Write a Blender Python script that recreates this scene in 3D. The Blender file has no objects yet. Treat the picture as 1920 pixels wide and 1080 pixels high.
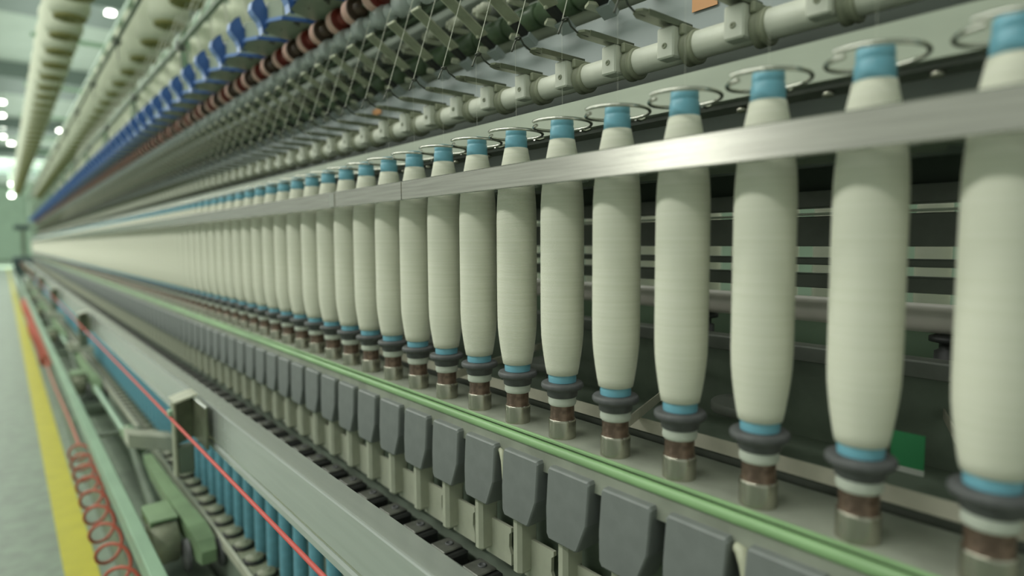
import bpy, math, random
from mathutils import Vector, Matrix
random.seed(7)
scene = bpy.context.scene
col = scene.collection

# ------------------------------------------------------------------ camera
CX, CY, CZ = -0.428, -0.0852, 0.1419
YAW, PIT, ROL, F = 0.6946, 0.0766, -0.0069, 1143.25
_c, _s = math.cos(YAW), math.sin(YAW)
FW = Vector((_s*math.cos(PIT), _c*math.cos(PIT), -math.sin(PIT)))
_r = Vector((_c, -_s, 0)); _u = _r.cross(FW)
RT = _r*math.cos(ROL) + _u*math.sin(ROL)
UP = -_r*math.sin(ROL) + _u*math.cos(ROL)
cam_data = bpy.data.cameras.new('camera'); cam = bpy.data.objects.new('camera', cam_data); col.objects.link(cam)
m = Matrix((RT, UP, -FW)).transposed().to_4x4(); m.translation = Vector((CX, CY, CZ)); cam.matrix_world = m
cam_data.sensor_width = 36; cam_data.lens = 36*F/1920
cam_data.clip_start = 0.02; cam_data.clip_end = 200
cam_data.dof.use_dof = True; cam_data.dof.focus_distance = 0.66; cam_data.dof.aperture_fstop = 2.3
scene.camera = cam

# ------------------------------------------------------------------ world, lights, exposure
world = bpy.data.worlds.new('world'); scene.world = world; world.use_nodes = True
bg = world.node_tree.nodes['Background']
bg.inputs[0].default_value = (0.78, 0.87, 0.76, 1); bg.inputs[1].default_value = 0.55
scene.view_settings.view_transform = 'Standard'; scene.view_settings.look = 'None'
scene.view_settings.exposure = 0.0; scene.view_settings.gamma = 1.0
scene.view_settings.use_curve_mapping = False
FLOOR = -0.75
CEIL = 3.5
def area(name, loc, sx, sy, power, colr=(0.98, 1.0, 0.93), rot=(0, 0, 0)):
    d = bpy.data.lights.new(name, 'AREA'); d.shape = 'RECTANGLE'; d.size = sx; d.size_y = sy
    d.energy = power; d.color = colr
    o = bpy.data.objects.new(name, d); col.objects.link(o); o.location = loc; o.rotation_euler = rot
    return o
area('aisle_ceiling_light', (-2.7, 9.0, 2.7), 0.35, 19, 330, rot=(0, math.radians(-35), 0))
area('overhead_aisle_light', (-1.0, 8.0, 3.2), 0.4, 18, 130)
area('far_side_aisle_light', (2.2, 5.0, 3.2), 0.4, 16, 120)
area('distant_hall_light', (-1.0, 26, 3.1), 3.5, 22, 260)
area('added_ceiling_fill', (0.5, 24, 1.9), 1.2, 40, 400, (0.93, 1.0, 0.93), rot=(math.pi, 0, 0))  # upward fill added to brighten the far ceiling, no real fixture
area('added_back_wall_fill', (-1.5, 30, 1.4), 5, 3, 1300, (0.93, 1.0, 0.93), rot=(math.radians(90), 0, 0))  # fill added to brighten the back wall, stands for no lamp
area('added_rail_highlight_light', (-9, 6.4, 1.7), 1.0, 1.6, 48, rot=(0, math.radians(-90), 0))  # unseen light added so the ring rail shows a highlight

# ------------------------------------------------------------------ materials
def lin(c):
    return tuple(((v/255)/12.92 if v/255 <= .04045 else ((v/255+.055)/1.055)**2.4) for v in c) + (1,)
def mat(name, rgb, rough=.5, metal=0, noise=0.0, nscale=30, stretch=(1, 1, 1), bump=0.0, spec=.5, trans=0, rgb2=None,
        wave=0, wscale=400, coat=0, alpha=1):
    mt = bpy.data.materials.new(name); mt.use_nodes = True
    nt = mt.node_tree; b = nt.nodes['Principled BSDF']
    b.inputs['Base Color'].default_value = lin(rgb); b.inputs['Roughness'].default_value = rough
    b.inputs['Metallic'].default_value = metal; b.inputs['Specular IOR Level'].default_value = spec
    b.inputs['Transmission Weight'].default_value = trans; b.inputs['Coat Weight'].default_value = coat
    b.inputs['Alpha'].default_value = alpha
    tc = nt.nodes.new('ShaderNodeTexCoord')
    mp = nt.nodes.new('ShaderNodeMapping'); mp.inputs['Scale'].default_value = stretch
    nt.links.new(tc.outputs['Object'], mp.inputs['Vector'])
    if noise or bump or rgb2:
        n = nt.nodes.new('ShaderNodeTexNoise'); n.inputs['Scale'].default_value = nscale; n.inputs['Detail'].default_value = 5
        nt.links.new(mp.outputs['Vector'], n.inputs['Vector'])
    if noise or rgb2:
        mx = nt.nodes.new('ShaderNodeMix'); mx.data_type = 'RGBA'
        a = lin(rgb); bb = lin(rgb2) if rgb2 else tuple(v*(1-noise) for v in a[:3])+(1,)
        mx.inputs['A'].default_value = a; mx.inputs['B'].default_value = bb
        rp = nt.nodes.new('ShaderNodeValToRGB'); rp.color_ramp.elements[0].position = .38; rp.color_ramp.elements[1].position = .66
        nt.links.new(n.outputs['Fac'], rp.inputs['Fac']); nt.links.new(rp.outputs['Color'], mx.inputs['Factor'])
        nt.links.new(mx.outputs['Result'], b.inputs['Base Color'])
    if bump:
        bp = nt.nodes.new('ShaderNodeBump'); bp.inputs['Strength'].default_value = bump; bp.inputs['Distance'].default_value = .001
        nt.links.new(n.outputs['Fac'], bp.inputs['Height']); nt.links.new(bp.outputs['Normal'], b.inputs['Normal'])
    if wave:
        w = nt.nodes.new('ShaderNodeTexWave'); w.bands_direction = 'Z'; w.inputs['Scale'].default_value = wscale
        w.inputs['Distortion'].default_value = 1.5; w.inputs['Detail'].default_value = 2
        nt.links.new(tc.outputs['Object'], w.inputs['Vector'])
        bp = nt.nodes.new('ShaderNodeBump'); bp.inputs['Strength'].default_value = wave; bp.inputs['Distance'].default_value = .0006
        nt.links.new(w.outputs['Fac'], bp.inputs['Height']); nt.links.new(bp.outputs['Normal'], b.inputs['Normal'])
    return mt
def emis(name, rgb, s):
    mt = bpy.data.materials.new(name); mt.use_nodes = True; nt = mt.node_tree
    b = nt.nodes['Principled BSDF']; b.inputs['Base Color'].default_value = lin(rgb)
    b.inputs['Emission Color'].default_value = lin(rgb); b.inputs['Emission Strength'].default_value = s
    return mt
M = dict(
    yarn=mat('cotton_yarn', (233, 233, 216), .9, wave=.5, wscale=330, spec=.15, rgb2=(226, 227, 207), nscale=60, stretch=(.1, .1, 6)),
    blue=mat('blue_tube_plastic', (116, 176, 194), .38, noise=.12, nscale=80),
    dark=mat('dark_rubber', (88, 90, 90), .5, noise=.3, nscale=90),
    wrap=mat('waste_thread', (208, 214, 200), .85, wave=.6, wscale=500),
    rust=mat('oily_wharve', (128, 108, 92), .36, metal=.6, noise=.5, nscale=120),
    steel=mat('spindle_steel', (190, 188, 172), .25, metal=.9, noise=.35, nscale=60, stretch=(1, 1, .2)),
    chrome=mat('chrome_wire', (205, 205, 195), .16, metal=1),
    brush=mat('brushed_rail_steel', (200, 198, 188), .24, metal=.9, noise=.18, nscale=70, stretch=(4, .15, 6), bump=.12),
    alu=mat('anodised_aluminium', (200, 206, 200), .22, metal=.6, noise=.06, nscale=14, stretch=(8, .35, 8)),
    plate=mat('dusty_grey_plate', (160, 165, 150), .5, metal=.1, noise=.25, nscale=24, bump=.3),
    green=mat('green_enamel', (146, 184, 130), .38, noise=.25, nscale=16, stretch=(4, .6, 4)),
    pad=mat('grey_moulded_plastic', (126, 131, 128), .5, noise=.12, nscale=45, bump=.12),
    cream=mat('cream_enamel', (196, 198, 178), .42, noise=.13, nscale=40, bump=.08),
    cream2=mat('pale_cream_plastic', (200, 202, 176), .45, noise=.12, nscale=60),
    olive=mat('olive_painted_metal', (156, 160, 136), .5, noise=.2, nscale=50),
    lappet=mat('lappet_metal', (122, 128, 106), .35, metal=.5, noise=.3, nscale=40),
    cream3=mat('bright_cream_enamel', (222, 224, 208), .42, noise=.1, nscale=40, bump=.05),
    black=mat('black_block', (40, 42, 40), .5, noise=.3, nscale=60),
    blackplate=mat('block_metal_plate', (118, 120, 112), .45, metal=.5, noise=.45, nscale=55),
    wire=mat('dark_wire', (88, 90, 82), .3, metal=.6),
    strip=mat('pale_green_strip', (176, 184, 166), .36, metal=.25, noise=.16, nscale=8, stretch=(3, 1, 3)),
    panel=mat('grey_panel', (158, 167, 165), .36, noise=.03, nscale=3),
    inner=mat('dark_inner_green', (128, 140, 124), .6, noise=.3, nscale=14),
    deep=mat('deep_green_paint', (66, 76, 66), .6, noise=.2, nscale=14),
    orange=mat('orange_sticker', (226, 168, 118), .6),
    duct=mat('suction_duct', (190, 196, 178), .4, noise=.15, nscale=20),
    groller=mat('green_fluted_roller', (84, 104, 76), .35, noise=.5, nscale=12),
    thread=mat('yarn_strand', (215, 216, 200), .9, spec=.1),
    clear=mat('clear_plastic_roller', (205, 214, 210), .25, noise=.2, nscale=40, alpha=.62),
    pink=mat('pink_roller_cover', (226, 184, 170), .5, noise=.2, nscale=70),
    red=mat('brick_red_end', (132, 50, 38), .45, noise=.3, nscale=60),
    brown=mat('brown_roller_end', (84, 64, 50), .5, noise=.3, nscale=60),
    bclip=mat('blue_clip_plastic', (58, 98, 164), .35, noise=.15, nscale=40),
    btrim=mat('light_blue_trim', (112, 144, 200), .35),
    armgrey=mat('top_arm_grey', (150, 162, 144), .45, noise=.15, nscale=30),
    lgreen=mat('light_green_rail', (152, 184, 155), .36, noise=.14, nscale=9, stretch=(3, .7, 3), metal=.1),
    rcord=mat('red_cord', (205, 92, 84), .6),
    hose=mat('orange_red_hose', (194, 96, 74), .35),
    base=mat('base_grey_green', (112, 126, 108), .6, noise=.35, nscale=10, bump=.2),
    armgreen=mat('swing_arm_green', (134, 160, 122), .42, noise=.22, nscale=18),
    roving=mat('roving_cotton', (206, 211, 190), .95, wave=.4, wscale=60, spec=.1),
    yellow=mat('core_and_painted_shade', (132, 130, 66), .5),  # core yellow darkened to olive, underside shade put into the colour
    guide=mat('guide_bar_green', (122, 138, 118), .4, metal=.3, noise=.2, nscale=20),
    beige=mat('beige_tape', (206, 202, 184), .7, noise=.15, nscale=30),
    bars=mat('dark_bar', (112, 116, 108), .5, noise=.2, nscale=30),
    pinkish=mat('pale_tin_roller', (215, 208, 198), .4, noise=.1, nscale=20),
    gcard=mat('green_card', (60, 150, 95), .5),
    ycard=mat('white_edge', (210, 214, 205), .5),
    floor=mat('painted_floor', (132, 148, 130), .42, noise=.22, nscale=22, bump=.05, rgb2=(118, 130, 116)),
    yline=mat('yellow_floor_tape', (190, 184, 52), .5, noise=.12, nscale=12),
    ceil=mat('ceiling_paint', (170, 184, 170), .7, noise=.08, nscale=2),
    beam=mat('ceiling_beam', (104, 118, 110), .6),
    wall=mat('hall_wall_green', (158, 182, 158), .7, noise=.12, nscale=2),
    cart=mat('dark_teal_cart', (62, 82, 80), .5, noise=.15, nscale=10),
    lamp=emis('lamp_glow', (255, 255, 245), 14),
)

# ------------------------------------------------------------------ mesh builder
class MB:
    def __init__(s): s.v = []; s.f = []; s.sm = []
    def add(s, vs, fs, smooth=False):
        o = len(s.v); s.v += [tuple(p) for p in vs]
        s.f += [tuple(i+o for i in f) for f in fs]; s.sm += [smooth]*len(fs); return s
    def prism(s, prof, axis, a, b, smooth=False):
        # prof: CCW outline in the two remaining axes (order x,y,z without axis)
        n = len(prof)
        def P(p, t):
            if axis == 'x': return (t, p[0], p[1])
            if axis == 'y': return (p[0], t, p[1])
            return (p[0], p[1], t)
        vs = [P(p, a) for p in prof] + [P(p, b) for p in prof]
        s.add(vs, [(i, (i+1) % n, (i+1) % n+n, i+n) for i in range(n)], smooth)
        s.add(vs, [tuple(range(n))[::-1], tuple(range(n, 2*n))]); return s
    def box(s, x0, x1, y0, y1, z0, z1, bv=0):
        if bv <= 0:
            return s.prism([(x0, z0), (x1, z0), (x1, z1), (x0, z1)], 'y', y0, y1)
        b = bv
        def ring(y, q):
            return [(x0+q, y, z0+b), (x0+b, y, z0+q), (x1-b, y, z0+q), (x1-q, y, z0+b), (x1-q, y, z1-b), (x1-b, y, z1-q), (x0+b, y, z1-q), (x0+q, y, z1-b)]
        def inner(y):
            return [(x0+b, y, z0+b)]*0 + [(x0+b, y, z0+b), (x0+b, y, z0+b), (x1-b, y, z0+b), (x1-b, y, z0+b), (x1-b, y, z1-b), (x1-b, y, z1-b), (x0+b, y, z1-b), (x0+b, y, z1-b)]
        rs = [inner(y0), ring(y0+b, 0), ring(y1-b, 0), inner(y1)]
        vs = sum(rs, []); fs = []
        for k in range(3):
            for i in range(8): fs.append((k*8+i, k*8+(i+1) % 8, (k+1)*8+(i+1) % 8, (k+1)*8+i))
        fs.append((0, 2, 4, 6)); fs.append((24, 30, 28, 26))
        return s.add(vs, fs)
    def lathe(s, prof, seg=24, c=(0, 0, 0), axis='z', cap=True, smooth=True):
        n = len(prof); vs = []
        for r, t in prof:
            for k in range(seg):
                a = 2*math.pi*k/seg; u, w = r*math.cos(a), r*math.sin(a)
                if axis == 'z': p = (c[0]+u, c[1]+w, c[2]+t)
                elif axis == 'y': p = (c[0]+w, c[1]+t, c[2]+u)
                else: p = (c[0]+t, c[1]+u, c[2]+w)
                vs.append(p)
        fs = [(i*seg+k, i*seg+(k+1) % seg, (i+1)*seg+(k+1) % seg, (i+1)*seg+k) for i in range(n-1) for k in range(seg)]
        s.add(vs, fs, smooth)
        if cap: s.add(vs, [tuple(range(seg))[::-1], tuple(range((n-1)*seg, n*seg))])
        return s
    def tube(s, pts, r, seg=8, smooth=True, cap=True):
        pts = [Vector(p) for p in pts]; vs = []; n = len(pts)
        rr = r if isinstance(r, (list, tuple)) else [r]*n
        t0 = (pts[1]-pts[0]).normalized()
        nrm = t0.orthogonal().normalized()
        for i, p in enumerate(pts):
            t = (pts[min(i+1, n-1)]-pts[max(i-1, 0)]).normalized()
            nrm = (nrm - t*nrm.dot(t)).normalized(); b = t.cross(nrm)
            for k in range(seg):
                a = 2*math.pi*k/seg; vs.append(p+(nrm*math.cos(a)+b*math.sin(a))*rr[i])
        fs = [(i*seg+k, i*seg+(k+1) % seg, (i+1)*seg+(k+1) % seg, (i+1)*seg+k) for i in range(n-1) for k in range(seg)]
        s.add(vs, fs, smooth)
        if cap: s.add(vs, [tuple(range(seg))[::-1], tuple(range((n-1)*seg, n*seg))])
        return s
    def mesh(s, name, material):
        me = bpy.data.meshes.new(name); me.from_pydata(s.v, [], s.f)
        me.polygons.foreach_set('use_smooth', s.sm); me.materials.append(M[material]); me.update()
        return me
def merged(name, items):
    vs, fs, sm, mi, mats = [], [], [], [], []
    for mb, mt in items:
        if mt not in mats: mats.append(mt)
        o = len(vs); vs += mb.v; fs += [tuple(i+o for i in f) for f in mb.f]; sm += mb.sm; mi += [mats.index(mt)]*len(mb.f)
    me = bpy.data.meshes.new(name); me.from_pydata(vs, [], fs)
    me.polygons.foreach_set('use_smooth', sm)
    for k in mats: me.materials.append(M[k])
    me.polygons.foreach_set('material_index', mi); me.update(); return me
def struct(name, mb, mt):
    o = bpy.data.objects.new(name, mb.mesh(name, mt)); col.objects.link(o); o['kind'] = 'structure'; return o
def single(name, mb, mt, label, cat, group=None, loc=(0, 0, 0), parts=()):
    o = bpy.data.objects.new(name, mb.mesh(name, mt)); col.objects.link(o); o.location = loc
    o['label'] = label; o['category'] = cat
    if group: o['group'] = group
    for pn, pm, pt, *pl in parts:
        c = bpy.data.objects.new(pn, pm.mesh(pn, pt)); col.objects.link(c); c.parent = o
        if pl: c['label'] = pl[0]
    return o
class Kind:
    """one kind of repeated thing: parts = [(name, MB, material, [sub-parts])]"""
    def __init__(s, name, cat, parts):
        s.name, s.cat, s.parts = name, cat, parts
        s.data = [(n, mb.mesh(n, mt), [(a, b.mesh(a, c)) for a, b, c in subs]) for n, mb, mt, subs in parts]
        items = []
        for n, mb, mt, subs in parts:
            items.append((mb, mt)); items += [(b, c) for a, b, c in subs]
        s.far = merged(name, items)
    def place(s, loc, label, group, near=True, rz=0):
        if near and len(s.data) > 1 or near and s.data[0][2]:
            r = bpy.data.objects.new(s.name, None); r.empty_display_size = .01
        else:
            r = bpy.data.objects.new(s.name, s.far)
        col.objects.link(r); r.location = loc; r.rotation_euler = (0, 0, rz)
        r['label'] = label; r['category'] = s.cat; r['group'] = group
        if r.data is None:
            for n, me, subs in s.data:
                c = bpy.data.objects.new(n, me); col.objects.link(c); c.parent = r
                for a, b in subs:
                    d = bpy.data.objects.new(a, b); col.objects.link(d); d.parent = c
        return r
ONES = ['', 'first', 'second', 'third', 'fourth', 'fifth', 'sixth', 'seventh', 'eighth', 'ninth', 'tenth', 'eleventh', 'twelfth',
        'thirteenth', 'fourteenth', 'fifteenth', 'sixteenth', 'seventeenth', 'eighteenth', 'nineteenth']
TENS = ['', '', 'twent', 'thirt', 'fort']
def ordinal(n):
    if n < 20: return ONES[n]
    t, o = divmod(n, 10)
    return TENS[t]+'ieth' if o == 0 else TENS[t]+'y-'+ONES[o]
def proj(x, y, z):
    d = Vector((x-CX, y-CY, z-CZ)); w = d.dot(FW)
    if w < .05: return None
    return 960+F*d.dot(RT)/w, 540-F*d.dot(UP)/w
def inview(pts, mg=0):
    q = [proj(*p) for p in pts]; q = [p for p in q if p]
    if not q: return False
    x0, x1 = min(p[0] for p in q), max(p[0] for p in q); y0, y1 = min(p[1] for p in q), max(p[1] for p in q)
    return x1 > -mg and x0 < 1920+mg and y1 > -mg and y0 < 1080+mg
def row(kind, ys, x, z, box, near_label, far_label, group, unique=26, detail=60):
    """box: local (x0,x1,y0,y1,z0,z1) for the visibility test; labels use {o} for the ordinal from the near end"""
    i = 0
    x0, x1, y0, y1, z0, z1 = box
    for y in ys:
        if not inview([(x+a, y+b, z+c) for a in (x0, x1) for b in (y0, y1) for c in (z0, z1)]): continue
        i += 1
        if i <= unique: kind.place((x, y, z), near_label.format(o=ordinal(i)), group, True)
        else: kind.place((x, y, z), far_label, group+', far stretch', i <= detail)

P = .07
YEND = 14.0
NN = int(YEND/P)
def rng(phase, pitch=P, lo=-.3, hi=YEND):
    k = math.ceil((lo-phase)/pitch); out = []
    while phase+k*pitch < hi: out.append(phase+k*pitch); k += 1
    return out

# ------------------------------------------------------------------ the room
struct('floor', MB().box(-8, 10, -3, 48, FLOOR-.05, FLOOR), 'floor')
struct('ceiling', MB().box(-8, 10, -3, 48, CEIL, CEIL+.1), 'ceil')
struct('wall_back', MB().box(-8, 10, 47, 47.2, FLOOR, CEIL), 'wall')
struct('wall_right', MB().box(9, 9.2, -3, 47, FLOOR, CEIL), 'wall')
for k, (y0, y1, dz) in enumerate([(9.6, 10.6, .28), (14.6, 16.2, .3), (21, 22.5, .3), (27, 28.5, .3), (34, 36, .3)]):
    struct('trim_%d' % (k+1), MB().box(-8, 9, y0, y1, CEIL-dz, CEIL), 'beam')
single('floor_marking', MB().box(-.347, -.273, -1, 30, FLOOR, FLOOR+.003), 'yline',
       'long yellow safety line painted on the grey floor', 'floor marking')

# ------------------------------------------------------------------ bobbins and spindles
yp = [(.0138, .0078), (.0158, .0085), (.0172, .016), (.0189, .027), (.0203, .038), (.0212, .048), (.0216, .060), (.0217, .10), (.0216, .165),
      (.0213, .178), (.0206, .190), (.0191, .204), (.0166, .220), (.0140, .233), (.0126, .2405), (.0110, .2412)]
yarn = MB().lathe(yp, 40)
tube = MB().lathe([(.0140, .0005), (.0142, .004), (.0140, .0085), (.0115, .012), (.0100, .234), (.0121, .2400), (.0117, .2515), (.0113, .2525),
                   (.0108, .2535), (.0113, .2545), (.0110, .2602), (.0103, .2612), (.0078, .2612), (.0074, .250)], 32)
bob = Kind('yarn_bobbin', 'bobbin', [('yarn_package', yarn, 'yarn', []), ('bobbin_tube', tube, 'blue', [])])
fl = MB().lathe([(.008, .0004), (.0200, 0), (.0205, -.0005), (.0214, -.0018), (.0215, -.0042), (.0205, -.0060), (.0165, -.0072), (.0158, -.0085), (.0152, -.0140), (.0142, -.0148)], 36)
wr = MB().lathe([(.0135, -.014), (.0142, -.0155), (.0138, -.0175), (.0144, -.0195), (.0139, -.022), (.0132, -.023)], 28)
wh = MB().lathe([(.0118, -.0225), (.0122, -.024), (.0122, -.036), (.0130, -.0375), (.0130, -.039)], 28)
so = MB().lathe([(.0133, -.0375), (.0137, -.0380), (.0139, -.0395), (.0139, -.0565)], 32)
rm = MB().lathe([(.0158, -.0563), (.0165, -.0560), (.0172, -.0545), (.0146, -.0545)][::-1], 28, cap=False)
spin = Kind('spindle', 'spindle', [('flange', fl, 'dark', []), ('waste_thread_wrap', wr, 'wrap', []), ('wharve', wh, 'rust', []), ('bolster', so, 'steel', [])])
bys = rng(0)
row(bob, bys, 0, 0, (-.02, .02, -.02, .02, 0, .26),
    'cream yarn bobbin with blue tip, {o} from the right in the front row',
    'cream yarn bobbin in the far crowded stretch of the front row, past the first forty', 'yarn bobbins on the front row of spindles', 40, 70)
row(spin, bys, 0, 0, (-.02, .02, -.02, .02, -.056, 0),
    'dark flanged steel spindle under the front bobbins, {o} from the right',
    'small dark flanged spindle in the far blurred stretch of the front row', 'spindles on the front rail', 36, 60)

# spindle rail: top plate with green lip
sp = MB()
sp.prism([(-.0155, -.0565), (.055, -.0565), (.055, -.066), (-.0155, -.066)][::-1], 'y', -.3, YEND)
g1 = MB().prism([(-.0182, -.0588), (-.0182, -.0570), (-.0170, -.0562), (-.0156, -.0562), (-.0156, -.0588)], 'y', -.3, YEND)
arc = [(-.0180-.0034*math.sin(a), -.0658+.0046*math.cos(a)) for a in [i*math.pi/8 for i in range(9)]]
g2 = MB().prism(arc+[(-.0158, -.0705), (-.0158, -.0605)], 'y', -.3, YEND, True)
g3 = MB().box(-.0178, -.012, -.3, YEND, -.092, -.0708)
rail = single('spindle_rail', sp, 'plate', 'long dusty grey plate carrying the row of spindles, edged in green', 'rail',
              parts=[('inner_green_lip', g1, 'green', 'thin green lip'), ('rounded_green_edge', g2, 'green', 'rounded light green edge'), ('front_face', g3, 'plate')])

# ring rail : front strip + shelf with holes
def ring_rail(y0, y1):
    front = MB().prism([(-.0430, .1948), (-.0420, .1938), (-.0400, .1945), (-.0400, .2158), (-.0420, .2172), (-.0430, .2162)], 'y', y0, y1)
    sh = MB(); n = 16; R = .0262
    for y in rng(0):
        if y-.035 < y0-.036 or y+.035 > y1+.036: continue
        ring = [(R*math.cos(2*math.pi*k/n+math.pi/n), y+R*math.sin(2*math.pi*k/n+math.pi/n)) for k in range(n)]
        sq = []
        for px, py in ring:
            dx, dy = px, py-y; sc = .035/max(abs(dx), abs(dy)); sx = dx*sc
            sx = sx*(.062/.035) if (sx > 0 and abs(dx) >= abs(dy)) else sx*(.0398/.035) if (sx < 0 and abs(dx) >= abs(dy)) else sx
            sq.append((sx, y+dy*sc))
        vs = [(a, b, .2000) for a, b in ring]+[(a, b, .2000) for a, b in sq]+[(a, b, .2035) for a, b in ring]+[(a, b, .2035) for a, b in sq]
        fs = []
        for k in range(n):
            j = (k+1) % n
            fs += [(k, j, n+j, n+k), (2*n+k, 3*n+k, 3*n+j, 2*n+j), (k, 2*n+k, 2*n+j, j)]
        sh.add(vs, fs)
    return front, sh
for k, (a, b, lab) in enumerate([(-.3, .590, 'nearest'), (.592, .798, 'short second'), (.800, 1.73, 'third'), (1.732, YEND, 'farthest and longest')]):
    f_, s_ = ring_rail(a, b)
    o = single('ring_rail', f_, 'brush', '%s length of brushed steel ring rail crossing in front of the bobbins' % lab, 'rail', 'ring rail lengths',
               parts=[('ring_shelf', s_, 'inner', 'dark shelf with holes')])
# bright joint plate
single('joint_plate', MB().box(-.0442, -.0431, .790, .806, .1955, .2155), 'chrome', 'small shiny joint plate on the ring rail about a third across the photo', 'plate')

# ------------------------------------------------------------------ balloon control rings
hp = []
for i in range(50):
    t = i/49; a = math.radians(152+372*t)   # both open ends at the left
    rr = .0290-.0012*t
    hp.append((rr*math.cos(a), rr*math.sin(a), +.2572-.0042*t))
foot = MB().tube([(.0280, .002, .2535), (.036, .003, .2535), (.0435, .003, .2560)], .0014, 8)
hoop = Kind('balloon_ring', 'wire ring', [('wire_ring', MB().tube(hp, .0016, 8), 'chrome', []), ('ring_stem', foot, 'chrome', []),
            ('fixing_bolt', MB().lathe([(.0012, 0), (.004, .0004), (.0045, .002), (.0045, .004), (.002, .0052)], 14, (.056, -.018, .2482), 'z'), 'steel', [])])
row(hoop, bys, 0, 0, (-.033, .033, -.033, .033, .25, .27),
    'open chrome wire ring around the top of a front bobbin, {o} from the right edge',
    'small wire ring over the bobbin tops in the far stretch', 'balloon control rings', 24, 50)
single('ring_mount_strip', MB().prism([(.044, .2585), (.052, .2585), (.052, .2885), (.044, .2885)], 'y', -.3, YEND), 'strip',
       'long pale green flat strip above the bobbins, holding the wire rings', 'strip',
       parts=[('bottom_edge', MB().box(.053, .080, -.3, YEND, .2540, .2584), 'bars', 'dark lower edge')])
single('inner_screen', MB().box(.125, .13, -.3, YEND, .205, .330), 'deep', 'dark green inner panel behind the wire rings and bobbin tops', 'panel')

# ------------------------------------------------------------------ brake pads, rods, plates, blocks
prof = [(.0275, -.0800), (-.0245, -.0800), (-.0262, -.083), (-.0225, -.124), (-.0105, -.1530), (-.008, -.1545), (.0290, -.1545), (.0320, -.1500), (.0325, -.122), (.0295, -.083)]
def pad_mesh():
    mb = MB(); n = len(prof)
    cxm = sum(p[0] for p in prof)/n; czm = sum(p[1] for p in prof)/n
    def sh(p, q): return (p[0]+(cxm-p[0])*q, p[1]+(czm-p[1])*q)
    layers = [(-.0262, .05), (-.0250, .012), (-.0235, 0), (.004, .0)]
    vs = []
    for x, q in layers:
        for p in prof: a = sh(p, q); vs.append((x, a[0], a[1]))
    fs = [(k*n+i, k*n+(i+1) % n, (k+1)*n+(i+1) % n, (k+1)*n+i) for k in range(len(layers)-1) for i in range(n)]
    mb.add(vs, fs); mb.add(vs, [tuple(range(n)), tuple(range((len(layers)-1)*n, len(layers)*n))[::-1]])
    return mb
rod = MB().box(-.017, .011, .0135, .0275, -.222, -.1555, .004).box(.0045, .011, .0135, .0275, -.17, -.12, .002)
stem = MB().box(.0045, .016, -.012, .020, -.150, -.095, .002)
brake = Kind('spindle_brake_lever', 'brake lever', [('knee_pad', pad_mesh(), 'pad', []), ('lever_rod', rod, 'cream', []), ('pivot_block', stem, 'inner', [])])
row(brake, rng(.035), 0, 0, (-.026, .01, -.03, .03, -.22, -.078),
    'grey brake pad on cream lever under the green rail, {o} from the near end',
    'narrow grey brake pad on a cream lever in the far stretch of the row', 'spindle brake levers', 30, 60)
# bracket plate with a rounded notch
bp = [(.013, -.1845), (.013, -.1895), (.0165, -.1925), (.0170, -.2080), (.0145, -.2130), (.0130, -.2160), (.0130, -.2290), (.060, -.2290), (.060, -.1845)]
bplate = MB().prism(bp, 'x', .0, .004)
brk = Kind('lever_mounting_plate', 'plate', [('lever_mounting_plate', bplate, 'cream', [])])
row(brk, rng(0), 0, 0, (0, 0, 0, .06, -.23, -.184),
    'cream notched metal plate behind the brake lever rods, {o} from the near end',
    'small cream plate behind the lever rods in the far stretch', 'cream plates behind the levers', 20, 300)
bb = MB().box(-.036, .006, -.024, .024, -.275, -.2475, .003)
bt = MB().box(-.027, .002, -.0155, .0155, -.2475, -.2440, .0012)
bs = MB().lathe([(.0055, -.2440), (.0055, -.2428), (.0035, -.2424), (.0030, -.2436), (.0001, -.2436)], 14, (-.0085, 0, 0))
blk = Kind('guide_block', 'block', [('block_body', bb, 'black', []), ('metal_plate', bt, 'blackplate', [('screw', bs, 'dark')])])
row(blk, rng(.0575), 0, 0, (-.036, .006, -.024, .024, -.275, -.243),
    'black block with screwed metal plate behind the aluminium rail, {o} from the near end',
    'tiny black block behind the aluminium rail in the far stretch', 'black blocks behind the aluminium rail', 24, 50)
single('block_shelf', MB().box(-.05, .09, -.3, YEND, -.30, -.2755), 'black', 'long dark shelf under the black blocks', 'shelf')
single('apron_screen', MB().box(.02, .024, -.3, YEND, -.2755, -.067), 'inner', 'dark green apron panel behind the brake levers', 'panel')

# stray white clip behind two pads
hook = [(-.020, 0, -.135), (-.021, .001, -.115), (-.020, .003, -.098), (-.019, .007, -.088), (-.018, .012, -.087)]
for y, lab in ((.135, 'cream hook clip poking up between the grey pads near the bottom right'), (.4185, 'small cream hook clip between grey pads in the middle of the row')):
    single('hook_clip', MB().tube(hook, [.0015, .002, .0027, .0032, .0025] if y > .2 else [.002, .003, .0045, .005, .0035], 8), 'cream2', lab, 'clip', loc=(0, y, 0))

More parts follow.
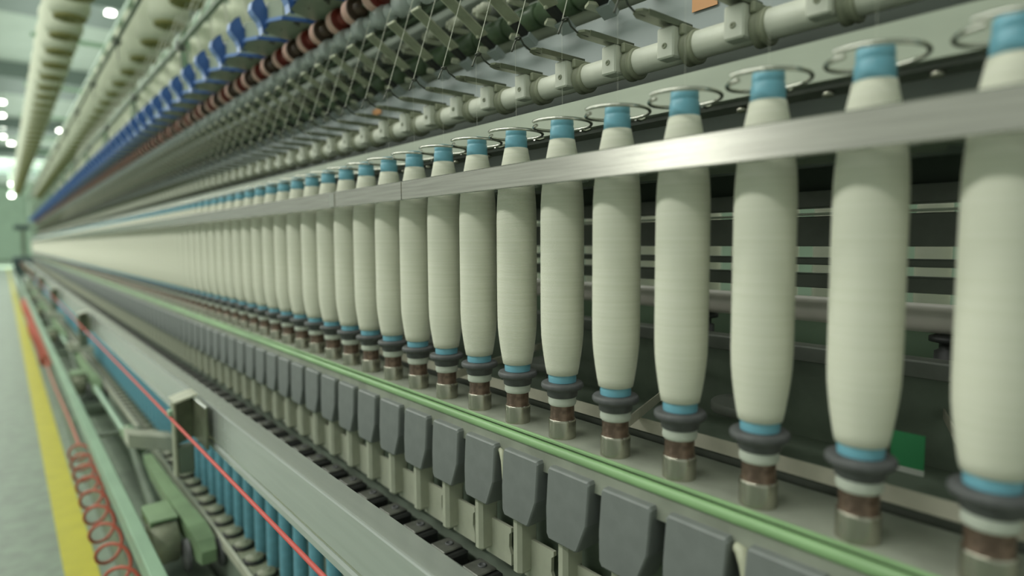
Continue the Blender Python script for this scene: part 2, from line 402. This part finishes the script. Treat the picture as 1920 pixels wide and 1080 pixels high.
# ------------------------------------------------------------------ aluminium beam, clamps, red cord
al = [(-.1600, -.1475), (-.1590, -.1457), (-.1570, -.1452), (-.1306, -.1452), (-.1306, -.1485), (-.1545, -.1487), (-.1560, -.150),
      (-.1560, -.160), (-.1566, -.165), (-.1566, -.200), (-.1560, -.205), (-.1560, -.216), (-.140, -.216), (-.140, -.2215), (-.1605, -.2215), (-.1605, -.213), (-.1585, -.209), (-.1600, -.203)]
beam = single('doffing_beam', MB().prism(al[::-1], 'y', -.2, YEND), 'alu', 'long shiny aluminium beam running diagonally below the brake pads', 'beam')
def clamp_parts():
    body = MB().prism([(-.2000, -.232), (-.1700, -.2200), (-.1700, -.1420), (-.2000, -.1500)], 'y', .050, .056)
    body.box(-.1720, -.1675, -.055, .056, -.2200, -.1450, .001)
    top = MB().prism([(-.2020, -.1500), (-.1700, -.1410), (-.1640, -.1400), (-.1640, -.1370), (-.1710, -.1375), (-.2040, -.1465)], 'y', .030, .085)
    lip = MB().box(-.1725, -.1660, -.056, .030, -.1450, -.1425, .001)
    eye = MB().box(-.2110, -.1980, .045, .062, -.1760, -.1640, .002)
    post = MB().box(-.2040, -.1985, .040, .066, -.290, -.1490, .0015)
    dark = MB().box(-.1980, -.1720, .040, .060, -.285, -.2330, .002)
    return [('clamp_body', body, 'lappet', []), ('top_plate', top, 'cream', []), ('flange_lip', lip, 'alu', []), ('cord_eye', eye, 'lgreen', []), ('post', post, 'olive', []), ('slide_block', dark, 'base', [])]
clampk = Kind('beam_clamp', 'clamp', clamp_parts())
clampY = [1.115+1.85*k for k in range(7)]
for k, y in enumerate(clampY):
    clampk.place((0, y, 0), ['large metal clamp bracket on the aluminium beam holding the red cord, nearest one',
                 'second clamp bracket along the aluminium beam, blurred'][k] if k < 2 else 'tiny blurred clamp bracket far along the aluminium beam',
                 'clamps on the aluminium beam' if k < 2 else 'far clamps on the aluminium beam')
single('red_cord', MB().tube([(-.2085, y, CZ-1.455*.2195) for y in (-.2, 1, 2, 4, 8, 13.9)], .0026, 8), 'rcord',
       'thin taut red cord running along the front of the aluminium beam', 'cord')

# ------------------------------------------------------------------ empty blue tubes on a peg belt
et = MB().lathe([(.0118, -.467), (.0118, -.452), (.0122, -.445), (.0112, -.30), (.0100, -.225), (.0085, -.223)], 20)
ek = Kind('empty_bobbin_tube', 'bobbin tube', [('empty_bobbin_tube', et, 'blue', [])])
row(ek, rng(.007, hi=YEND), -.066, 0, (-.012, .012, -.012, .012, -.452, -.30),
    'empty blue bobbin tube standing below the aluminium beam, {o} from the near end',
    'empty blue tube in the far merged stretch below the aluminium beam', 'empty blue tubes on the peg belt', 30, 300)
pg = MB().lathe([(.0165, -.4615), (.0168, -.4585), (.0155, -.4570), (.006, -.4565), (.0055, -.455)], 20)
pb = MB().lathe([(.012, -.4675), (.0205, -.4670), (.0212, -.4630), (.0175, -.4615)], 20)
pk = Kind('peg_tray', 'peg tray', [('peg_disc', pg, 'olive', []), ('rim', pb, 'black', [])])
row(pk, rng(-.018, hi=YEND), -.088, 0, (-.02, .02, -.02, .02, -.467, -.452),
    'cream disc peg tray beside the blue tubes, {o} from the near end',
    'tiny cream peg tray in the far stretch of the belt', 'peg trays on the conveyor', 24, 50)
single('peg_conveyor', MB().box(-.110, -.040, -.3, YEND, -.482, -.4675, .002), 'olive', 'long olive conveyor rail carrying the peg trays', 'conveyor',
       parts=[('edge_rail', MB().box(-.1165, -.1105, -.3, YEND, -.480, -.4600, .001), 'cream', 'pale edge rail'), ('side_plate', MB().box(-.108, -.103, -.3, YEND, -.584, -.483), 'inner')])
single('conveyor_screen', MB().box(-.036, -.030, -.3, YEND, -.7, -.30), 'inner', 'dark panel behind the empty blue tubes', 'panel')
# base trough between outer rail and conveyor
single('base_trough', MB().box(-.246, -.03, -.3, YEND, -.600, -.585), 'base', 'grey green metal trough floor beneath the swing arms', 'trough')
single('trough_support', MB().box(-.236, -.04, -.3, YEND, FLOOR, -.6005), 'inner', 'dark plinth under the machine standing on the floor', 'plinth')
single('outer_rail', MB().box(-.2655, -.2415, -.3, YEND, -.462, -.4205, .002), 'lgreen', 'long light green square rail at the outer left side of the machine', 'rail')
for k in range(12):
    pass
struts = MB().box(-.2455, -.2418, -.01, .01, -.5845, -.4625)
ks = Kind('rail_bracket', 'bracket', [('rail_bracket', struts, 'lgreen', [])])
for k, y in enumerate([2.9, 4.6, 6.3, 8, 9.7, 11.4, 13.1]):
    ks.place((0, y, 0), 'small green bracket holding the outer light green rail, %s from the near end' % ordinal(k+1), 'outer rail brackets')

# ------------------------------------------------------------------ swing arms and shaft
def arm_kind():
    arm = MB()
    P_ = [(.36, -.392, .010, -.178, .009), (.27, -.406, .013, -.175, .012), (.20, -.418, .014, -.170, .013), (.14, -.432, .016, -.164, .014), (.06, -.448, .019, -.156, .016), (.0, -.463, .022, -.148, .018), (-.04, -.480, .021, -.143, .017), (-.06, -.490, .013, -.141, .014)]
    vs = []
    for y, z, h, x0, hw in P_:
        for x in (x0-hw, x0+hw): vs += [(x, y, z+h), (x, y, z-h)]
    fs = []
    for i in range(len(P_)-1):
        a = i*4; b = a+4
        fs += [(a, b, b+2, a+2), (a+1, a+3, b+3, b+1), (a, a+1, b+1, b), (a+2, b+2, b+3, a+3)]
    fs += [(0, 2, 3, 1), (len(vs)-4, len(vs)-3, len(vs)-1, len(vs)-2)]
    arm.add(vs, fs)
    boss = MB().lathe([(.030, -.230), (.044, -.228), (.046, -.225), (.046, -.180), (.040, -.178)], 28, (0, .05, -.478), 'x')
    cover = MB().box(-.226, -.176, .03, .135, -.431, -.424, .002).box(-.228, -.222, .03, .135, -.452, -.4245, .0015)
    roll = MB().lathe([(.010, -.176), (.030, -.175), (.034, -.172), (.034, -.166)], 24, (0, .0, -.500), 'x')
    roll2 = MB().lathe([(.010, -.120), (.028, -.119), (.030, -.114), (.028, -.1105)], 24, (0, -.04, -.495), 'x')
    foot = MB().box(-.238, -.122, -.12, .14, -.5845, -.545, .006)
    block = MB().prism([(-.212, -.368), (-.108, -.402), (-.108, -.365), (-.212, -.334)], 'y', .40, .47)
    link = MB().tube([(-.190, .50, -.385), (-.190, .36, -.440), (-.186, .15, -.505)], .012, 12)
    slv = MB().lathe([(.012, .50), (.019, .505), (.020, .52), (.020, .70), (.014, .71)], 20, (-.175, 0, -.405), 'y')
    cross = MB().lathe([(.003, -.235), (.007, -.233), (.007, -.125), (.003, -.122)], 12, (0, .82, -.435), 'x')
    shaft = MB().lathe([(.008, .72), (.009, .725), (.009, 1.60)], 16, (-.168, 0, -.440), 'y')
    return Kind('beam_lifter', 'lifting arm', [('arm', arm, 'armgreen', []), ('pivot_drum', boss, 'olive', []), ('drum_cover', cover, 'armgreen', []),
        ('roller', roll, 'dark', []), ('roller', roll2, 'dark', []), ('foot_plate', foot, 'base', []), ('head_block', block, 'cream', []), ('link_rod', link, 'base', []),
        ('sleeve', slv, 'armgreen', []), ('cross_rod', cross, 'base', []), ('lifting_shaft', shaft, 'lgreen', [])])
ak = arm_kind()
for k, y in enumerate([1.28+1.85*k for k in range(6)]):
    ak.place((0, y, 0), ['pale green lifting arm with pivot drum and shaft beside the outer rail, nearest', 'second pale green lifting arm, blurred, farther along the trough'][k] if k < 2
             else 'tiny blurred lifting arm far along the trough', 'lifting arms' if k < 2 else 'far lifting arms')

# ------------------------------------------------------------------ red coiled hose
def coil(y0, y1, pitch0, pitch1, r=.030, x=-.278, z=-.524):
    pts = []; y = y0; a = 0
    while y < y1:
        t = (y-y0)/(y1-y0); p = pitch0+(pitch1-pitch0)*t
        pts.append((x+r*math.cos(a)+.006*math.sin(y*3), y, z+r*1.15*math.sin(a)-.006*math.sin(y*2.2))); a += math.pi/8; y += p/16
    return pts
h1 = coil(.9, 2.3, .125, .11, .028)
line = [(-.274+.003*math.sin(3*y), y, -.505-.012*math.sin((y-2.3)*1.4)) for y in [2.3+.1*i for i in range(20)]]
single('coiled_hose', MB().tube(h1, .0036, 7), 'hose', 'orange red coiled air hose beside the outer rail, loosely stretched near the camera', 'hose',
       parts=[('stretched_length', MB().tube(line, .0045, 6), 'hose'), ('tight_coil', MB().tube(coil(4.2, 9.0, .06, .05, .029, -.272, -.515), .0045, 5), 'hose')])

# ------------------------------------------------------------------ lappet bar with thread guides
single('lappet_bar', MB().lathe([(.0130, -.3), (.0130, YEND)], 28, (.082, 0, .3235), 'y'), 'cream3',
       'thick cream tube running above the bobbins through the guide clamps', 'bar')
cl = MB().box(.0600, .0860, -.0095, .0095, .3125, .3415, .0015)
cl2 = MB().lathe([(.0145, -.0225), (.0162, -.0215), (.0162, -.0190), (.0148, -.0185), (.0148, -.0150), (.0162, -.0145), (.0162, -.0100)], 24, (.083, 0, .3225), 'y').box(.0675, .098, -.0150, -.0098, .3330, .3425, .001)
sc = MB().lathe([(.0001, .0600), (.0012, .0598), (.0014, .0592), (.0026, .0592), (.0030, .0602)], 14, (0, .0005, .3240), 'x')
la = MB().prism([(.0135, -.003), (.0165, -.0085), (.024, -.0100), (.088, -.0100), (.088, .0085), (.028, .0085), (.018, .004)], 'z', .3440, .3460)
la.box(.022, .088, -.0112, -.0100, .3405, .3460)
w = [(.030, 0, .3445), (.014, 0, .3452), (.006, 0, .3490)]
for i in range(15):
    a = math.radians(-60+i*27); w.append((.0028*math.cos(a)-.0005, .0032*math.sin(a)+.001, .3530+.00012*i))
w += [(-.002, .0035, .3520), (-.0040, .0045, .3470), (-.0058, .0050, .3415)]
pt = MB().tube(w, .00105, 6).lathe([(.0003, 0), (.0013, .0005), (.0013, .002), (.0003, .0026)], 8, (-.0060, .0050, .3400))
gk = Kind('thread_guide', 'thread guide', [('clamp', cl, 'cream3', [('screw', sc, 'olive')]), ('clamp_collar', cl2, 'olive', []), ('guide_arm', la, 'lappet', []), ('pigtail_wire', pt, 'wire', [])])
row(gk, rng(-.006), 0, 0, (0, .1, -.01, .01, .31, .353),
    'thread guide arm with pigtail wire clamped on the cream tube, {o} from the near end',
    'tiny thread guide arm on the cream tube in the far stretch', 'thread guides on the cream tube', 30, 60)
# panel and suction duct
single('grey_suction_screen', MB().prism([(.150, .300), (.156, .300), (.158, .415), (.152, .415)], 'y', -.3, YEND), 'panel',
       'smooth grey panel behind the thread guide arms', 'panel')
dk = MB().lathe([(.018, -.3), (.018, YEND)], 28, (.178, 0, .442), 'y')
single('suction_duct', dk, 'duct', 'long cream suction duct above the grey panel', 'duct')
for (y0, y1, z0, z1, lab) in ((1.0, 1.035, .390, .402, 'small orange sticker on the grey panel left of centre'), (.275, .305, .383, .405, 'orange sticker on the grey panel at the top right')):
    single('sticker', MB().box(.1488, .1499, y0, y1, z0, z1), 'orange', lab, 'sticker')
# green fluted roller
gr = MB()
for y in rng(.02):
    gr.lathe([(.0125, y-.035), (.0165, y-.034), (.0165, y+.027), (.0125, y+.029), (.0125, y+.035)], 20, (.150, 0, .448), 'y')
single('fluted_roller', gr, 'groller', 'long dark green stepped roller above the suction duct', 'roller')
single('drafting_screen', MB().box(.235, .24, -.3, YEND, .42, .62), 'inner', 'dark panel behind the drafting rollers', 'panel')
# slat + nozzle + knob per spindle
sl = MB()
a0, a1 = Vector((.040, 0, .4700)), Vector((.106, 0, .4300))
d = (a1-a0).normalized(); n_ = Vector((-d.z, 0, d.x))*-1
def slab(a, b, y0, y1, th):
    q = n_*th
    mb = MB(); vs = []
    for p in (a, b):
        for y in (y0, y1):
            vs += [(p.x, y, p.z), (p.x-q.x, y, p.z-q.z)]
    mb.add(vs, [(0, 2, 3, 1), (4, 5, 7, 6), (0, 4, 6, 2), (1, 3, 7, 5), (0, 1, 5, 4), (2, 6, 7, 3)]); return mb
slat = slab(a0, a1, -.014, .0055, -.0025)
lip = MB().tube([a0+Vector((-.0012, .0065, 0)), a1+Vector((-.001, .0065, 0))], .0021, 8).tube([a0+Vector((0, -.013, 0)), a0+Vector((0, .007, 0))], .0026, 8).lathe([(.0015, 0), (.0036, .001), (.0036, .005), (.0015, .006)], 10, (.1035, .0045, .4270))
tip = slab(a1, a1+d*.022, -.008, .006, -.0045)
noz = slab(a1+d*.022, a1+d*.040, -.011, .009, -.008)
sk = Kind('sloping_slat', 'drafting arm', [('slat', slat, 'olive', []), ('bright_lip', lip, 'cream2', []), ('black_insert', tip, 'black', []), ('nozzle', noz, 'panel', [])])
row(sk, rng(-.012), 0, 0, (.04, .12, -.01, .01, .42, .47),
    'sloping cream slat arm with black insert above the thread guides, {o} from the near end',
    'tiny sloping cream slat in the far stretch of the drafting zone', 'sloping slats of the drafting zone', 26, 60)
kb = MB().lathe([(.003, -.012), (.008, -.011), (.0095, -.006), (.0095, -.002), (.006, 0), (.0085, .002), (.009, .008), (.005, .011)], 14, (.128, .026, .478), 'y')
kb.lathe([(.003, 0), (.0065, .001), (.0065, .009), (.003, .012)], 10, (.120, .012, .468)).box(.112, .150, .018, .024, .462, .470, .0015)
kb.tube([(.118, .034, .4720), (.124, .040, .4800), (.136, .044, .4840)], [.003, .0045, .003], 8)
fin = MB().prism([(.108, .008), (.118, .004), (.150, .010), (.150, .020), (.116, .022)], 'z', .4150, .4185)
kk = Kind('roller_bearing', 'bearing', [('bearing_knob', kb, 'cream', []), ('suction_lip', fin, 'cream2', [])])
row(kk, rng(-.012), 0, 0, (.1, .15, 0, .04, .4, .49),
    'cream roller bearing with suction lip by the green roller, {o} from the near end',
    'tiny cream bearing in the far stretch of the drafting zone', 'bearings along the green roller', 26, 40)
# middle dark shafts and clear rollers
single('drafting_shaft', MB().lathe([(.012, -.3), (.012, YEND)], 16, (.190, 0, .505), 'y'), 'bars', 'dark shaft behind the sloping slats', 'shaft')
single('lattice_shaft', MB().lathe([(.006, -.3), (.006, YEND)], 12, (.130, 0, .520), 'y'), 'guide', 'thin grey green shaft behind the clear plastic rollers', 'shaft')
cr = MB().lathe([(.006, -.030), (.0155, -.028), (.0170, -.024), (.0170, -.004), (.0130, 0), (.0075, .002), (.0075, .022), (.013, .028)], 20, (0, 0, 0), 'y')
ck = Kind('clear_roller', 'roller', [('clear_roller', cr, 'clear', [])])
row(ck, rng(.0, lo=.3), .062, .503, (-.02, .02, -.03, .03, -.02, .02),
    'translucent whitish plastic roller below the red rollers, {o} from the near end',
    'tiny translucent roller in the far blurred stretch', 'translucent rollers', 20, 300)
# yarn strands
st = MB().tube([(.0005, .001, .3535), (.050, .004, .500)], .00042, 6)
stk = Kind('yarn_strand', 'yarn', [('yarn_strand', st, 'thread', [])])
row(stk, rng(0, hi=7), 0, 0, (0, .05, 0, 0, .353, .5),
    'taut white yarn strand running up from the pigtail guide, {o} from the near end',
    'faint white yarn strand in the far stretch', 'yarn strands above the guides', 26, 300)
st2 = MB().tube([(.0005, .001, .3525), (.0005, 0, .262)], .00010, 5)
stk2 = Kind('ballooning_yarn', 'yarn', [('ballooning_yarn', st2, 'thread', [])])
row(stk2, rng(0, hi=1.2), 0, 0, (0, 0, 0, 0, .262, .35),
    'hair-thin yarn dropping from the guide to a bobbin tip, {o} from the right edge', 'hair-thin yarn dropping to a bobbin tip', 'thin yarns above the bobbin tips', 26, 300)

# ------------------------------------------------------------------ red top rollers and top arms
def roller(face):
    body = MB().lathe([(.0160, .0015), (.0198, .0025), (.0206, .005), (.0206, .010), (.0199, .0108), (.0199, .0122), (.0206, .0130), (.0206, .022), (.0190, .026), (.0060, .0265)], 28, (0, 0, 0), 'y')
    end = MB().lathe([(.0001, -.0005), (.006, -.0010), (.0065, .0002), (.0175, .0000), (.0194, .0004), (.0200, .0026)], 28, (0, 0, 0), 'y', cap=False)
    axle = MB().lathe([(.0040, -.045), (.0048, -.043), (.0048, -.020)], 12, (0, 0, 0), 'y')
    barrel = MB().lathe([(.0080, -.022), (.0115, -.020), (.0115, -.001)], 24, (0, 0, 0), 'y')
    return Kind('top_roller', 'roller', [('roller_cover', body, 'pink', []), ('roller_end', end, face, []), ('roller_barrel', barrel, face, []), ('axle', axle, 'steel', [])])
ra, rb = roller('red'), roller('brown')
lst = sorted([(y, ra) for y in rng(-.027, .14, lo=.5)]+[(y, rb) for y in rng(.050, .14, lo=.5)], key=lambda t: t[0])
i = 0
for y, kd in lst:
    if not inview([(.05+a, y+b, .535+c) for a in (-.018, .018) for b in (0, .03) for c in (-.018, .018)]): continue
    i += 1
    cn = 'brick red' if kd is ra else 'darker brown'
    kd.place((.052, y, .5322), 'pink ringed top roller with %s barrel, %s from the near end' % (cn, ordinal(i)) if i <= 26 else
             'tiny pink ringed roller with %s barrel in the far stretch' % cn, 'pink ringed top rollers'+('' if i <= 26 else ', %s, far stretch' % cn), i <= 50)
ab = MB().prism([(-.022, -.020), (-.008, -.047), (.030, -.060), (.200, -.060), (.200, .066), (.036, .066), (-.004, .050), (-.020, .033)], 'z', .5535, .590)
hole = MB().lathe([(.0055, .5528), (.0062, .5535)], 16, (.020, -.040, 0)).lathe([(.0028, .5528), (.003, .5535)], 12, (.027, -.030, 0)).lathe([(.0016, .5528), (.002, .5535)], 8, (.010, .015, 0))
trim = MB(); trim2 = MB()
edge = [(-.004, .052), (-.022, .034), (-.024, -.020), (-.009, -.049), (.030, -.062), (.075, -.066)]
for a, b in zip(edge, edge[1:]):
    ax, ay = a; bx, by = b; L = math.hypot(bx-ax, by-ay); nx, ny = (by-ay)/L*.0025, -(bx-ax)/L*.0025
    vs = [(ax+nx, ay+ny, .5510), (bx+nx, by+ny, .5510), (bx-nx, by-ny, .5510), (ax-nx, ay-ny, .5510)]
    vs += [(p[0], p[1], .5575) for p in vs]
    (trim if bx < .0 else trim2).add(vs, [(3, 2, 1, 0), (4, 5, 6, 7), (0, 1, 5, 4), (1, 2, 6, 5), (2, 3, 7, 6), (3, 0, 4, 7)])
cp0 = [(-.0505, .5730), (-.0485, .5860), (-.0400, .5975), (-.0300, .6040), (-.0285, .5930), (-.0235, .5830), (-.0160, .5780), (-.0030, .5790),
       (-.0090, .5660), (-.0210, .5500), (-.0320, .5350), (-.0335, .5470), (-.0375, .5560), (-.0455, .5640)]
cp = cp0
clipf = MB().prism(cp, 'y', -.006, .006)
def inset(p, k): 
    cx_ = sum(a for a, b in p)/len(p); cz_ = sum(b for a, b in p)/len(p)
    return [(cx_+(a-cx_)*k, cz_+(b-cz_)*k) for a, b in p]
clipe = MB()
nn = len(cp)
for y0, y1 in ((-.0075, .014),):
    vs = [(a, y0, b) for a, b in inset(cp, 1.07)]+[(a, y1, b) for a, b in inset(cp, 1.07)]+[(a, y0, b) for a, b in inset(cp, .985)]+[(a, y1, b) for a, b in inset(cp, .985)]
    sel = [11, 12, 13, 0, 1]
    fs = []
    for k in [10, 11, 12, 13, 0]:
        j = (k+1) % nn
        fs += [(k, j, nn+j, nn+k), (2*nn+k, 3*nn+k, 3*nn+j, 2*nn+j), (k, 2*nn+k, 2*nn+j, j), (nn+k, nn+j, 3*nn+j, 3*nn+k)]
    clipe.add(vs, fs)
tk = Kind('drafting_cradle', 'drafting top arm', [('arm_body', ab, 'armgrey', [('screw_hole', hole, 'black')]), ('blue_trim', trim, 'btrim', []), ('dark_blue_edge', trim2, 'bclip', []),
          ('latch_handle', clipf, 'bclip', [('handle_edge', clipe, 'btrim')])])
row(tk, rng(0, .14, lo=.4), 0, 0, (-.05, .08, -.06, .06, .55, .595),
    'grey top arm with blue latch above the red rollers, {o} from the near end',
    'tiny top arm with blue latch in the far stretch', 'top arms with blue latches', 22, 40)

# ------------------------------------------------------------------ creel: roving bobbins, guide bars
rp = MB().lathe([(.030, .006), (.050, .004), (.060, .012), (.068, .030), (.070, .045), (.070, .175), (.062, .200), (.036, .218), (.025, .219)], 28)
rc = MB().lathe([(.018, .012), (.018, -.001), (.0215, -.004), (.0530, -.004), (.0560, .000), (.0520, .008)], 24, cap=False)  # core ring widened into a dark disc, painting the package's shaded underside
hg = MB().lathe([(.010, .219), (.010, .2755)], 12)
cap_ = MB().lathe([(.0480, -.004), (.020, .002), (.001, .004)], 20, cap=False)
rk = Kind('roving_bobbin', 'roving bobbin', [('roving_package', rp, 'roving', []), ('core_and_painted_shade', rc, 'yellow', []), ('hanger', hg, 'guide', [])])
SL = [(-.177, 1.020, 'outermost'), (.105, .964, 'second'), (.395, .964, 'third'), (.677, 1.02, 'innermost')]
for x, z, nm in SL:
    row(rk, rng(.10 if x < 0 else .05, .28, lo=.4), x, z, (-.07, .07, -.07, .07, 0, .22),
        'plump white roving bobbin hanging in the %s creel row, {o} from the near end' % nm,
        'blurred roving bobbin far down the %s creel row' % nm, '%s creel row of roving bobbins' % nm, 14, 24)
    single('creel_rail', MB().box(x-.03, x+.03, .0, YEND, z+.276, z+.300, .003), 'lgreen', 'pale green creel rail above the %s row of roving bobbins' % nm, 'rail')
def gbar(x, z, lab, ph):
    b = MB().lathe([(.0075, .0), (.0075, YEND)], 14, (x, 0, z), 'y')
    hold = []
    for y in rng(ph, .84, lo=.5):
        hold.append(('rod_holder', MB().box(x-.012, x+.014, y-.012, y+.012, z-.016, z+.012, .003).tube([(x, y, z-.014), (x+.002, y, z-.075)], .0022, 6), 'bars'))
    single('roving_guide_bar', b, 'guide', lab, 'guide bar', parts=hold)
gbar(.022, .745, 'dark green guide bar running up to the top right of the creel', .35)
gbar(-.036, .945, 'dark guide bar with holders between the two front creel rows', .3)
gbar(.50, .745, 'guide bar on the far side of the creel', .35)
# creel posts
cpz = MB().box(.235, .265, -.015, .015, .62, 1.38, .003).box(-.24, .74, -.012, .012, 1.322, 1.345)
ckp = Kind('creel_post', 'post', [('creel_post', cpz, 'lgreen', [])])
for k, y in enumerate([1.6+1.4*i for i in range(9)]):
    ckp.place((0, y, 0), 'pale green creel post with cross arm, %s from the near end' % ordinal(k+1), 'creel posts')
# rovings hanging down to the drafting zone
rv = MB().tube([(.105, 0, .962), (.03, 0, .756), (.060, .01, .60)], .0020, 6)
rvk = Kind('roving_strand', 'roving strand', [('roving_strand', rv, 'thread', [])])
row(rvk, rng(.05, .14, lo=.5, hi=6), .0, 0, (.03, .105, 0, 0, .6, .96), 'soft white roving strand falling from the creel, {o} from the near end',
    'faint roving strand in the far stretch', 'roving strands', 24, 300)
rv2 = MB().tube([(.395, 0, .962), (.490, 0, .756), (.44, .01, .60)], .0022, 6)
rvk2 = Kind('roving_strand', 'roving strand', [('roving_strand', rv2, 'thread', [])])
row(rvk2, rng(.05, .14, lo=.5, hi=6), .0, 0, (.395, .49, 0, 0, .6, .96), 'roving strand on the far side of the creel, {o} from the near end',
    'faint far-side roving strand in the far stretch', 'far-side roving strands', 24, 300)

# ------------------------------------------------------------------ machine interior seen between bobbins
for x, z0, z1, lab, mt in [(.25, .176, .194, 'uppermost dark bar behind the bobbins', 'bars'), (.25, .134, .1665, 'thick dark bar behind the bobbins', 'bars'),
                           (.25, .114, .1215, 'thin dark bar behind the bobbins, above the twin pair', 'bars'), (.25, .089, .104, 'lower dark bar behind the bobbins, just above the pale roller', 'bars'),
                           (.25, .006, .0225, 'bottom dark rail behind the bobbins under the pale roller', 'bars')]:
    single('frame_bar', MB().box(x, x+.03, -.3, YEND, z0, z1, .001), mt, lab, 'bar')
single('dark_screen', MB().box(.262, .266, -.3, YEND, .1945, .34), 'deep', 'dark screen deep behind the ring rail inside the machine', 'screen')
single('pale_inner_cover', MB().box(.345, .350, -.3, YEND, -.06, .050), 'wall', 'pale green cover behind the black pulleys inside the machine', 'cover')
single('bar_edge_strip', MB().box(.243, .2495, -.3, YEND, .1675, .1700), 'strip', 'thin pale strip on the thick dark bar behind the bobbins', 'strip')
single('tin_roller', MB().lathe([(.0150, -.3), (.0150, YEND)], 24, (.297, 0, .0605), 'y'), 'pinkish', 'long pale roller running behind the bobbins', 'roller')
pul = MB().lathe([(.012, .045), (.018, .043), (.018, .038), (.009, .036), (.009, .030), (.013, .028), (.013, .014), (.016, .012), (.016, .0058)], 20)
pulk = Kind('tension_pulley', 'pulley', [('tension_pulley', pul, 'black', [])])
row(pulk, rng(.1, .28), .30, .0, (-.02, .02, -.02, .02, 0, .045), 'small black tension pulley under the pale roller, {o} from the right', 'tiny black pulley in the far interior', 'tension pulleys', 8, 300)
single('gear_guard', MB().box(.27, .30, -.3, YEND, -.10, .0055), 'inner', 'dark green cover below the pale roller inside the machine', 'cover')
single('machine_bed', MB().box(.056, .269, -.3, YEND, -.12, -.085), 'inner', 'dark dusty bed of the machine behind the spindles', 'bed')
single('drive_tape', MB().box(.046, .0475, -.3, YEND, -.0450, -.0325), 'beige', 'long beige drive tape running behind the spindle bases', 'tape')
single('tape_guard', MB().box(.060, .066, -.3, YEND, -.085, -.052), 'bars', 'dark strip below the beige drive tape', 'strip')
tp = MB().prism([(.012, -.004), (.012, -.0026), (.27, .095), (.27, .0936)][::-1], 'z', -.034, -.024)
tpk = Kind('spindle_tape', 'tape', [('spindle_tape', tp, 'beige', [])])
row(tpk, rng(0, .28), 0, 0, (0, .2, 0, .1, -.04, -.02), 'beige spindle tape slanting inward behind the spindles, {o} from the right', 'tiny slanting tape in the far stretch', 'slanting spindle tapes', 10, 300)
dsk = MB().lathe([(.006, -.030), (.030, -.029), (.032, -.027), (.032, -.020), (.030, -.018), (.008, -.016), (.008, -.008)], 28).lathe([(.006, -.0848), (.006, -.03)], 12)
dk_ = Kind('jockey_pulley', 'pulley', [('jockey_pulley', dsk, 'bars', [])])
row(dk_, rng(.225, .28), .13, 0, (-.03, .03, -.03, .03, -.08, 0), 'flat grey jockey pulley disc behind the spindles, {o} from the right', 'tiny jockey pulley in the far stretch', 'jockey pulleys', 8, 300)
single('green_card', MB().box(.129, .131, .070, .094, -.044, -.016), 'gcard', 'small green card with white bottom edge behind the bobbins at lower right', 'card',
       parts=[('white_edge', MB().box(.1285, .1315, .070, .094, -.049, -.0441), 'ycard', 'white bottom edge')])
# the far-side row of bobbins
for k, y in enumerate([-.02+.07*i for i in range(0, 60)]):
    if not inview([(.56+a, y, c) for a in (-.02, .02) for c in (0, .25)]): continue
    bob.place((.56, y, 0), 'cream yarn bobbin on the far side of the machine, glimpsed between dark bars', 'far-side bobbins glimpsed between the bars', False)

# ------------------------------------------------------------------ end of machine, cart, lamps
single('end_frame', MB().box(.03, .62, YEND+1.6, YEND+2.2, FLOOR, 1.40, .02), 'wall', 'pale green end housing closing the long machine far away', 'machine housing')
cart = MB().box(-.165, .165, -.2, .2, .42, .635, .03).prism([(-.16, .42), (-.12, .29), (.12, .29), (.16, .42)][::-1], 'y', -.18, .18)
single('fibre_cart', cart, 'cart', 'dark teal cart standing in the aisle at the far end', 'cart', loc=(-.13, 14.85, FLOOR+.03),
       parts=[('leg', MB().box(-.11, -.03, -.06, .06, -.03, .30), 'cart'), ('mast', MB().box(-.02, .05, -.03, .03, .635, 1.14), 'guide'), ('cross_top', MB().box(-.12, .14, -.05, .05, 1.14, 1.23, .01), 'cart')])
def lamp(x, y, z, w, l, label):
    single('hanging_lamp', MB().box(-w/2, w/2, -l/2, l/2, 0, .03), 'lamp', label, 'lamp', loc=(x, y, z),
           parts=[('housing', MB().box(-w/2-.02, w/2+.02, -l/2-.02, l/2+.02, .031, .08), 'ceil'), ('suspension', MB().box(-.01, .01, -.01, .01, .08, CEIL-z), 'guide')])
for (px, py, z, lab) in [(207, 26, 3.2, 'bright ceiling lamp between the creel rows at the top left'), (4, 193, 3.2, 'upper lamp of the column at the left edge'),
                         (4, 218, 3.2, 'second lamp of the column at the left edge'), (5, 241, 3.2, 'third lamp of the column at the left edge'),
                         (6, 257, 3.2, 'fourth lamp of the column at the left edge'), (21, 270, 3.2, 'lowest bright lamp of the left edge column, set to the right'),
                         (112, 246, 3.2, 'faint lamp seen between the creel rows, upper of a pair'), (108, 262, 3.2, 'faint lamp seen between the creel rows, lower of a pair'),
                         (22, 346, 2.3, 'pale lamp low at the far left, upper of two'), (22, 368, 2.0, 'pale lamp low at the far left, lower of two'),
                         (50, 425, .75, 'single bright lamp near the vanishing point at the far end')]:
    dv = FW + RT*((px-960)/F) + UP*((540-py)/F)
    t = (z-CZ)/dv.z
    lamp(CX+dv.x*t, CY+dv.y*t, z, .09 if py < 260 else .13, .12, lab)
